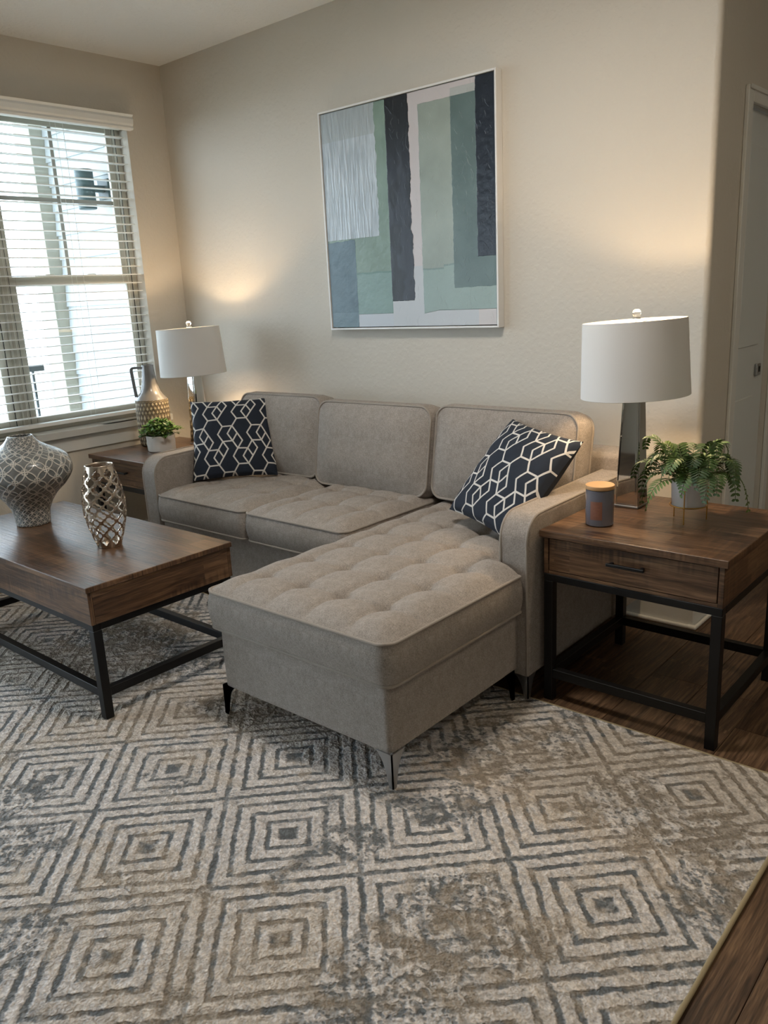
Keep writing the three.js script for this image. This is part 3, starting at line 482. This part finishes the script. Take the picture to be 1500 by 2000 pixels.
// ------------------------------------------------------------------ painting
{
  const X0 = 1.305, X1 = 2.341, Y0 = 1.228, Y1 = 2.269, S = 1024, r = mulberry(44);
  const t = thing('wall_painting', 'framed abstract painting of overlapping sage, teal and navy blocks', 'painting', [(X0 + X1) / 2, Y0, 0]);
  const rough = (e, v, s, a = 0.006) => e + (fbm(v * 30, e * 7, 3, s) - 0.5) * a;
  const sc = document.createElement('canvas'); sc.width = sc.height = S; const sg = sc.getContext('2d'); sg.lineCap = 'round';
  for (let i = 0; i < 420; i++) { const x = (0.36 + 0.64 * r()) * S, y = r() * S, a = 1.57 + (r() - 0.5) * 1.5, L = (0.012 + 0.04 * r() * r()) * S, bow = (r() - 0.5) * L * 0.7; sg.strokeStyle = `rgba(255,255,255,${0.25 + 0.6 * r()})`; sg.lineWidth = 0.8 + 1.8 * r() * r(); sg.beginPath(); sg.moveTo(x, y); sg.quadraticCurveTo(x + Math.cos(a) * L / 2 + bow, y + Math.sin(a) * L / 2, x + Math.cos(a) * L, y + Math.sin(a) * L); sg.stroke(); }
  const sd = sg.getImageData(0, 0, S, S).data, stroke = (u, v) => sd[(Math.min(S - 1, Math.floor(v * S)) * S + Math.min(S - 1, Math.floor(u * S))) * 4 + 3] / 255;
  const mix = (c, d, k) => [0, 1, 2].map((i) => lerp(c[i], d[i], k)), hgt = new Float32Array(S * S); let at = 0;
  const map = texture(S, S, (u, vv) => {
    const v = 1 - vv, n = fbm(u * 9, v * 9, 3, 101), st = fbm(u * 120, v * 14, 3, 102), st2 = fbm(u * 40 + v * 18, v * 40 - u * 10, 3, 103), k = (n - 0.5) * 26;
    let c = [196, 190, 190], h = 0.3 + 0.08 * st; const tn = 0.745 + 0.02 * (fbm(u * 9, 1, 3, 104) - 0.5) + (u > 0.72 && u < 0.8 ? -0.012 : 0);
    if (v > 0.73) c = mix(c, [182, 190, 196], 0.65);
    const sage = () => { c = [148 + k, 159 + k, 150 + k]; h = 0.45 + 0.25 * st2; if (v > tn) c = mix(c, [140, 164, 160], 0.6); if (Math.abs(v - tn) < 0.004) c = mix(c, [104, 130, 126], 0.5); };
    if (u > rough(0.60, v, 1) && v > rough(0.053, u, 2, 0.004) && v < 0.932 + (u < 0.68 ? 0.012 * (0.68 - u) / 0.08 : 0)) sage();
    if (u > 0.906 && v > 0.932) c = [198, 192, 190];
    if (u > rough(0.776, v, 3) && u < rough(0.906, v, 4) && v > 0.021 && v <= 0.053) { c = [172 + k, 176 + k, 174 + k]; h = 0.42; }
    if (u > rough(0.777, v, 3, 0.008) && v > 0.053 && v < rough(0.835, u, 5) && (u < 0.907 || v > 0.70)) { c = [92 + k, 111 + k, 109 + k]; h = 0.52 + 0.25 * st2; }
    if (u > rough(0.906, v, 6, 0.008) && v < rough(0.71, u, 7)) { c = [19 + k * 0.4, 27 + k * 0.4, 40 + k * 0.4]; h = 0.6 + 0.3 * st2; }
    if (u < 0.41) {
      if (v < 0.58 && u < rough(0.345, v, 8, 0.02)) { c = [174 + k * 0.7 + (st - 0.5) * 46, 184 + k * 0.7 + (st - 0.5) * 46, 190 + k * 0.7 + (st - 0.5) * 46]; if (v < 0.13) c = mix(c, [160, 168, 168], 0.55); h = 0.4 + 0.5 * st; }
      else if (v < 0.938) { c = [120 + k, 142 + k, 129 + k]; h = 0.45 + 0.25 * st2; if (u > 0.18 && v > tn) c = mix(c, [122, 150, 146], 0.7); if (u > 0.18 && Math.abs(v - tn) < 0.004) c = [102, 132, 124]; }
      if (u < rough(0.184, v, 9) && v > rough(0.588, u, 10, 0.012)) { c = [80 + k, 104 + k, 114 + k]; h = 0.55 + 0.2 * st2; if (v > 0.93) c = mix(c, [112, 134, 142], 0.4); }
      else if (v >= 0.938) c = [184, 190, 196];
    }
    if (u > rough(0.409, v, 11, 0.006) && u < rough(0.544, v, 12, 0.02) && v < rough(0.882, u, 13, 0.004)) { const q = sstep(fbm(u * 16, v * 10, 3, 105), 0.4, 0.6); c = mix([9, 11, 16], [36, 39, 50], q * 0.8 * sstep(v, 0.1, 0.35) + 0.1 * st); h = 0.75 + 0.25 * fbm(u * 30, v * 16, 3, 106); }
    const sk = stroke(u, v); h += 0.3 * sk; c = mix(c, [c[0] * 0.6 + 100, c[1] * 0.6 + 100, c[2] * 0.6 + 100], 0.5 * sk);
    hgt[at++] = clamp(h, 0, 1); return c;
  }, true);
  let q = 0; const bump = texture(S, S, () => { const g = hgt[q++] * 255; return [g, g, g]; }, false);
  const fr = std(new THREE.Color().setRGB(0.78, 0.77, 0.75), 0.4), w = 0.009, z0 = 0.006, z1 = 0.046;
  const pg = new THREE.BoxGeometry(X1 - X0 - 2 * w - 0.008, Y1 - Y0 - 2 * w - 0.008, 0.028); pg.translate((X0 + X1) / 2, (Y0 + Y1) / 2, z0 + 0.0205);
  wpart('canvas', pg, std(0xffffff, 0.36, { map, bumpMap: bump, bumpScale: 0.006 }), t);
  wpart('backing_board', box(X0 + w, X1 - w, Y0 + w, Y1 - w, 0.0015, 0.0055, 0), std(0x14161a, 0.8), t);
  wpart('frame_side', box(X0, X0 + w, Y0, Y1, 0.001, z1, 0.0015, 'y'), fr, t); wpart('frame_side', box(X1 - w, X1, Y0, Y1, 0.001, z1, 0.0015, 'y'), fr, t);
  wpart('frame_side', box(X0 + w, X1 - w, Y0, Y0 + w, 0.001, z1, 0.0015, 'x'), fr, t); wpart('frame_side', box(X0 + w, X1 - w, Y1 - w, Y1, 0.001, z1, 0.0015, 'x'), fr, t);
}

// ------------------------------------------------------------------ vases
{ // wide ceramic vase, carved with overlapping circles; the pattern shrinks with the radius
  const y0 = 0.506, prof = smoothProfile([[0.066, 0.0], [0.071, 0.01], [0.079, 0.066], [0.112, 0.124], [0.160, 0.172], [0.190, 0.222], [0.186, 0.272], [0.160, 0.304], [0.112, 0.331], [0.074, 0.354], [0.054, 0.378], [0.051, 0.385]], 90);
  const pts = [[0.001, 0.0], ...prof, [0.047, 0.387], [0.044, 0.38], [0.068, 0.35], [0.1, 0.325]];
  const g = lathe(pts, 96); const uv = g.attributes.uv, p = g.attributes.position, n = pts.length; let s = 0; const cv = [0];
  for (let i = 1; i < n; i++) { const dr = pts[i][0] - pts[i - 1][0], dy = pts[i][1] - pts[i - 1][1], ds = Math.hypot(dr, dy); s += i === 1 ? 0 : ds / Math.max(0.5 * (pts[i][0] + pts[i - 1][0]), 0.02); cv.push(s / (2 * Math.PI)); }
  for (let i = 0; i < uv.count; i++) uv.setY(i, cv[i % n]);
  const C = 14, fn = (u, v) => { const x = mod((u + v) * C, 1), y = mod((u - v) * C, 1); let rim = 9, ins = 0; for (let i = -1; i <= 2; i++) for (let j = -1; j <= 2; j++) { const d = Math.hypot(x - i, y - j); rim = Math.min(rim, Math.abs(d - 0.707)); if (d < 0.707) ins++; }
    const dia = Math.abs(Math.abs(x - 0.5) + Math.abs(y - 0.5) - 0.22); return [Math.min(rim, ins < 3 ? dia * 0.9 : 9), ins]; };
  const map = texture(1024, 1024, (u, v) => { const [d, ins] = fn(u, v), k = sstep(d, 0.028, 0.055), w = fbm(u * 40, v * 40, 3, 111, 40, 40), c = ins > 1 ? [104, 108, 108] : [118, 119, 117]; return [0, 1, 2].map((i) => lerp([206, 200, 190][i], c[i], k) * (0.86 + 0.28 * w)); }, true);
  const bump = texture(1024, 1024, grey((u, v) => 1 - sstep(fn(u, v)[0], 0.03, 0.075)), false);
  const t = thing('ceramic_vase', 'wide grey ceramic vase carved with overlapping petal circles', 'vase', [0.945, y0, 1.6]);
  part('body', g, phys(0xffffff, { map, bumpMap: bump, bumpScale: 0.003, roughness: 0.32, clearcoat: 0.5, clearcoatRoughness: 0.15 }), t);
}
{ // openwork metal vase: quatrefoil holes cut from a thick shell
  const H = 0.318, R = (h) => { const t = h / H; return t < 0 ? 0.04 : new THREE.Vector2(0, 0) && lerp(0.043, 0.05, t) + 0.034 * Math.pow(Math.sin(Math.PI * clamp(0.02 + t * 0.96, 0, 1)), 1.1); };
  const cols = 8, rows = 11, NU = 216, NV = 190, y0 = 0.018, y1 = H - 0.016;
  const f = (th, h) => { // above zero: metal
    const a = (th / (2 * Math.PI)) * cols, b = ((h - y0) / (y1 - y0)) * rows; let m = 9;
    for (let i = Math.floor(a) - 1; i <= a + 2; i++) for (let j = Math.floor(b * 1) - 2; j <= b + 2; j++) { const cx = i + (mod(j, 2) ? 0.5 : 0), cy = j + 0.5; if (cy < 0.4 || cy > rows - 0.4) continue; const dx = Math.abs(a - cx) * 2, dy = Math.abs(b - cy); const lob = Math.min(Math.hypot(dx - 0.37, dy), Math.hypot(dx, dy - 0.37)) - 0.355, sq = Math.max(dx, dy) - 0.3; m = Math.min(m, lob, sq); }
    return Math.min(m, Math.max(-(h - y0), -(y1 - h)) > 0 ? 9 : m);
  };
  const P = [], U = (i) => (i / NU) * 2 * Math.PI, hh = (j) => (j / NV) * H;
  const tri = [], wall = [], T2 = 0.0035, pt = (q, r) => { const rr = R(q[1]) - r; return [Math.cos(q[0]) * rr, q[1], Math.sin(q[0]) * rr]; };
  const clip = (a, b, c) => { const v = [a, b, c], o = [], cut = []; for (let k = 0; k < 3; k++) { const p = v[k], q = v[(k + 1) % 3]; if (p[2] > 0) o.push(p); if (p[2] > 0 !== q[2] > 0) { const t = p[2] / (p[2] - q[2]), m = [lerp(p[0], q[0], t), lerp(p[1], q[1], t), 0]; o.push(m); cut.push(m, p[2] > 0 ? 1 : 0); } }
    for (let k = 1; k + 1 < o.length; k++) { tri.push(...pt(o[0], 0), ...pt(o[k + 1], 0), ...pt(o[k], 0), ...pt(o[0], T2), ...pt(o[k], T2), ...pt(o[k + 1], T2)); }
    if (cut.length === 4) { const m = cut[0], n = cut[2], A0 = pt(m, 0), A1 = pt(m, T2), B0 = pt(n, 0), B1 = pt(n, T2); wall.push(...A0, ...B0, ...A1, ...B0, ...B1, ...A1); } };
  const F = []; for (let j = 0; j <= NV; j++) { F.push([]); for (let i = 0; i <= NU; i++) F[j].push(f(U(i % NU), hh(j))); }
  for (let j = 0; j < NV; j++) for (let i = 0; i < NU; i++) { const a = [U(i), hh(j), F[j][i]], b = [U(i + 1), hh(j), F[j][i + 1]], c = [U(i), hh(j + 1), F[j + 1][i]], d = [U(i + 1), hh(j + 1), F[j + 1][i + 1]]; clip(a, b, c); clip(b, d, c); }
  let shell = new THREE.BufferGeometry(); shell.setAttribute('position', new THREE.Float32BufferAttribute(tri, 3)); shell = mergeVertices(shell, 1e-5); shell.computeVertexNormals(); shell = shell.toNonIndexed();
  const wg = new THREE.BufferGeometry(); wg.setAttribute('position', new THREE.Float32BufferAttribute(wall, 3)); wg.computeVertexNormals();
  const t = thing('openwork_vase', 'pierced champagne metal vase with quatrefoil cut-outs', 'vase', [1.553, 0.506, 1.598]), met = std(new THREE.Color().setRGB(0.50, 0.42, 0.34), 0.27, { metalness: 1 });
  part('lattice', mergeGeometries([shell, wg]), met, t);
  part('rim', lathe([[R(H) - 0.004, H - 0.004], [R(H) - 0.004, H + 0.001], [R(H) - 0.001, H + 0.003], [R(H) + 0.001, H + 0.001], [R(H) + 0.001, H - 0.004]], 64), met, t);
  part('foot', lathe([[0.001, 0.0005], [0.044, 0.0005], [0.046, 0.003], [0.046, 0.01], [0.001, 0.01]], 64), met, t);
}
{ // tall jug vase with strap handle
  const y0 = 0.6175, x = 0.272, z = 0.50, t = thing('jug_vase', 'tall taupe jug vase with strap handle and woven texture body', 'vase', [x, y0, z]);
  const glaze = phys(new THREE.Color().setRGB(0.17, 0.16, 0.15), { roughness: 0.25, clearcoat: 0.6, clearcoatRoughness: 0.1 });
  part('neck', lathe([...smoothProfile([[0.0915, 0.262], [0.083, 0.272], [0.06, 0.30], [0.047, 0.335], [0.039, 0.38], [0.034, 0.43], [0.033, 0.455]], 40), [0.030, 0.457], [0.028, 0.45], [0.03, 0.40]], 64), glaze, t);
  const N = 28, RW = 18, bump = texture(1024, 1024, grey((u, v) => { const a = u * N, b = v * RW, j = Math.floor(b), s = mod(a + (j & 1) * 0.5, 1) - 0.5, q = b - j - 0.5; return 1 - sstep(Math.abs(s) * 1.1 + Math.abs(q) * 0.8, 0.2, 0.5); }), false);
  const map = texture(512, 512, (u, v) => { const a = u * N, b = v * RW, j = Math.floor(b), s = mod(a + (j & 1) * 0.5, 1) - 0.5, q = b - j - 0.5, k = 1 - sstep(Math.abs(s) * 1.1 + Math.abs(q) * 0.8, 0.25, 0.5), w = fbm(u * 30, v * 30, 3, 121, 30, 30); return [0, 1, 2].map((i) => lerp([112, 98, 78][i], [196, 180, 150][i], k) * (0.8 + 0.4 * w)); }, true);
  part('woven_body', lathe([[0.001, 0.0005], [0.084, 0.0005], [0.09, 0.006], [0.094, 0.08], [0.095, 0.18], [0.0925, 0.25], [0.0915, 0.2618]], 72), std(0xffffff, 0.7, { map, bumpMap: bump, bumpScale: 0.006 }), t, 'beige woven-texture lower body');
  const dx = -0.74, dz = 0.67, hp = [[0.030, 0.440], [0.060, 0.442], [0.086, 0.441], [0.094, 0.434], [0.095, 0.42], [0.090, 0.35], [0.084, 0.277]].map(([r, y]) => V(dx * r, y, dz * r));
  const sh = new THREE.Shape(); sh.moveTo(-0.006, -0.011); sh.lineTo(0.006, -0.011); sh.lineTo(0.006, 0.011); sh.lineTo(-0.006, 0.011); sh.closePath();
  part('handle', new THREE.ExtrudeGeometry(sh, { steps: 40, bevelEnabled: false, extrudePath: new THREE.CatmullRomCurve3(hp, false, 'catmullrom', 0.2) }), std(new THREE.Color().setRGB(0.17, 0.18, 0.19), 0.3), t);
}

// ------------------------------------------------------------------ candle
{
  const t = thing('jar_candle', 'dark glass jar candle with a wooden lid and orange label', 'candle', [3.172, 0.6175, 0.728]);
  const R = 0.0465, H = 0.120, glass = phys(new THREE.Color().setRGB(0.30, 0.30, 0.35), { roughness: 0.04, transmission: 0.55, thickness: 0, ior: 1.45, clearcoat: 1, clearcoatRoughness: 0.03 });
  part('jar', lathe([[0.001, 0.0005], [R - 0.003, 0.0005], [R, 0.004], [R, H], [R - 0.002, H + 0.001], [R - 0.003, H]], 64), glass, t);
  part('wax', lathe([[0.001, 0.007], [R - 0.004, 0.007], [R - 0.0035, 0.01], [R - 0.0035, H - 0.02], [R - 0.005, H - 0.018], [0.001, H - 0.018]], 48), std(new THREE.Color().setRGB(0.20, 0.185, 0.22), 0.5), t);
  const lid = part('lid', lathe([[0.001, H + 0.002], [R - 0.001, H + 0.002], [R + 0.001, H + 0.004], [R + 0.001, H + 0.014], [R - 0.001, H + 0.016], [0.001, H + 0.016]], 64), std(0xb48c5e, 0.55), t, 'pale wooden lid');
  part('seal', lathe([[R - 0.004, H - 0.006], [R - 0.0032, H - 0.006], [R - 0.0032, H + 0.002], [R - 0.004, H + 0.002]], 48), M.gasket, lid);
  const c = document.createElement('canvas'); c.width = 128; c.height = 192; const g = c.getContext('2d'); g.fillStyle = '#7c4f3c'; g.fillRect(0, 0, 128, 192); g.fillStyle = '#94634c'; for (let i = 0; i < 7; i++) g.fillRect(34 + (i % 3) * 6, 42 + i * 17, 58 - (i % 2) * 14, 4);
  const tx = new THREE.CanvasTexture(c); tx.colorSpace = THREE.SRGBColorSpace; tx.magFilter = THREE.LinearFilter;
  const lg = new THREE.CylinderGeometry(R + 0.0005, R + 0.0005, 0.062, 24, 1, true, -0.22, 0.85); lg.translate(0, 0.055, 0); part('label', lg, std(0xffffff, 0.6, { map: tx }), t, 'orange paper label');
}

// ------------------------------------------------------------------ plants
function leaf(pos, idx, base, dir, up, len, wid, fold = 0.25, bend = 0.15) {   // rounded leaf with a fold along the midrib
  const side = dir.clone().cross(up).normalize(), nrm = side.clone().cross(dir).normalize(), o = pos.length / 3, prof = [[0, 0.05], [0.25, 0.8], [0.55, 1], [0.85, 0.6], [1, 0.02]];
  for (const [t, w] of prof) { const c = base.clone().addScaledVector(dir, t * len).addScaledVector(nrm, -bend * len * t * t), l = c.clone().addScaledVector(side, -w * wid / 2).addScaledVector(nrm, fold * w * wid / 2), r = c.clone().addScaledVector(side, w * wid / 2).addScaledVector(nrm, fold * w * wid / 2); pos.push(l.x, l.y, l.z, c.x, c.y, c.z, r.x, r.y, r.z); }
  for (let i = 0; i < 4; i++) { const a = o + 3 * i; idx.push(a, a + 1, a + 3, a + 1, a + 4, a + 3, a + 1, a + 2, a + 4, a + 2, a + 5, a + 4); }
}
{
  const r = mulberry(77), cx = 3.40, cz = 0.547, y0 = 0.6175;
  const pot = thing('fern_planter', 'white planter on a thin gold wire stand holding a fern', 'planter', [cx, y0, cz]);
  part('pot', lathe([[0.001, 0.05], [0.050, 0.05], [0.053, 0.053], [0.057, 0.125], [0.058, 0.14], [0.055, 0.14], [0.053, 0.12], [0.001, 0.12]], 56), std(new THREE.Color().setRGB(0.66, 0.63, 0.60), 0.5), pot);
  for (let k = 0; k < 3; k++) { const a = 1.43 + (k * 2 * Math.PI) / 3; part('stand_leg', tube([V(Math.cos(a) * 0.0605, 0.001, Math.sin(a) * 0.0605), V(Math.cos(a) * 0.0608, 0.06, Math.sin(a) * 0.0608), V(Math.cos(a) * 0.061, 0.115, Math.sin(a) * 0.061)], 0.002, 8, false, 8), M.gold, pot); }
  part('stand_ring', new THREE.TorusGeometry(0.0585, 0.002, 8, 56).rotateX(Math.PI / 2).translate(0, 0.056, 0), M.gold, pot);
  part('soil', new THREE.CylinderGeometry(0.0525, 0.0525, 0.006, 32).translate(0, 0.124, 0), std(0x17120d, 1), pot);
  const fern = thing('fern', 'artificial green fern spilling over its white planter', 'plant', [cx, y0 + 0.127, cz]);
  const greens = [[0.05, 0.10, 0.018], [0.065, 0.13, 0.022], [0.03, 0.065, 0.014], [0.09, 0.15, 0.03]].map((c) => phys(new THREE.Color().setRGB(...c), { roughness: 0.55, transmission: 0.08, thickness: 0 }));
  const stem = std(0x3c4a22, 0.7);
  for (let k = 0; k < 34; k++) {
    const a = k * 2.39996 + r() * 0.4, ring = k / 34, out = lerp(0.12, 0.185, r()) * (0.75 + 0.35 * ring), up = lerp(0.14, 0.04, ring) * (0.8 + 0.4 * r()), droop = lerp(0.02, 0.115, ring) * (0.6 + 0.7 * r());
    const pt = (t) => { const rr = 0.012 + out * Math.sin(t * 1.45) ; return V(Math.cos(a + t * 0.25) * rr, 0.004 + up * Math.sin(t * 2.2) - droop * t * t * t, Math.sin(a + t * 0.25) * rr); };
    const path = []; for (let i = 0; i <= 10; i++) path.push(pt(i / 10));
    const f = part('frond', tube(path, 0.0011, 20, false, 5), stem, fern), pos = [], idx = [], n = 17;
    for (let i = 2; i <= n; i++) { const t = i / n, p = pt(t), d = pt(Math.min(t + 0.04, 1.04)).sub(pt(t - 0.04)).normalize(), side = d.clone().cross(V(0, 1, 0)).normalize(), nn = side.clone().cross(d).normalize(), L = 0.034 * Math.sin(Math.PI * (0.12 + 0.83 * t)) + 0.007; for (const s of [-1, 1]) leaf(pos, idx, p, side.clone().multiplyScalar(s * 0.86).addScaledVector(d, 0.5).addScaledVector(nn, 0.12).normalize(), nn, L, 0.0092, 0.3, 0.22); }
    part('leaflets', makeGeo(pos, idx), greens[Math.floor(r() * 4)], f);
  }
}
{
  const r = mulberry(99), cx = 0.478, cz = 0.605, y0 = 0.6175;
  const pot = thing('plant_pot', 'small round white pot on the side table by the window', 'pot', [cx, y0, cz]);
  part('pot', lathe([[0.001, 0.0005], [0.072, 0.0005], [0.076, 0.004], [0.078, 0.085], [0.076, 0.087], [0.073, 0.085], [0.072, 0.072], [0.001, 0.072]], 56), std(new THREE.Color().setRGB(0.70, 0.67, 0.63), 0.45), pot);
  part('soil', new THREE.CylinderGeometry(0.0715, 0.0715, 0.004, 32).translate(0, 0.0742, 0), std(0x17120d, 1), pot);
  const pl = thing('leafy_plant', 'small bright green leafy plant mounded in the white pot', 'plant', [cx, y0 + 0.0765, cz]);
  const greens = [[0.12, 0.26, 0.04], [0.17, 0.33, 0.055], [0.07, 0.17, 0.03]].map((c) => phys(new THREE.Color().setRGB(...c), { roughness: 0.5, transmission: 0.12, thickness: 0 })), stem = std(0x4c5a2a, 0.7);
  for (let k = 0; k < 64; k++) {
    const a = k * 2.39996, q = Math.sqrt((k + 0.5) / 64), reach = 0.116 * q * (0.85 + 0.3 * r()), hgt = 0.085 * Math.sqrt(Math.max(0.02, 1 - q * q * 0.97)) * (0.8 + 0.4 * r()), a2 = a + (r() - 0.5) * 0.5;
    const pt = (t) => V(Math.cos(a2) * (0.035 * q + (reach - 0.035 * q) * t), 0.001 + hgt * Math.sin(t * 1.75) - 0.018 * q * t * t, Math.sin(a2) * (0.035 * q + (reach - 0.035 * q) * t));
    const path = []; for (let i = 0; i <= 5; i++) path.push(pt(i / 5)); const f = part('sprig', tube(path, 0.0009, 8, false, 4), stem, pl), pos = [], idx = [];
    for (let i = 0; i < 11; i++) { const t = 0.3 + 0.7 * (i / 10), p = pt(t), w = r() * 6.28, d = V(Math.cos(w), 0.35 + 0.5 * r(), Math.sin(w)).addScaledVector(V(Math.cos(a2), 0, Math.sin(a2)), 0.6 * q).normalize(); leaf(pos, idx, p, d, V(0, 1, 0.01), 0.020 + 0.010 * r(), 0.013 + 0.004 * r(), 0.2, 0.2); }
    part('leaves', makeGeo(pos, idx), greens[Math.floor(r() * 3)], f);
  }
}

renderer.render(scene, camera);
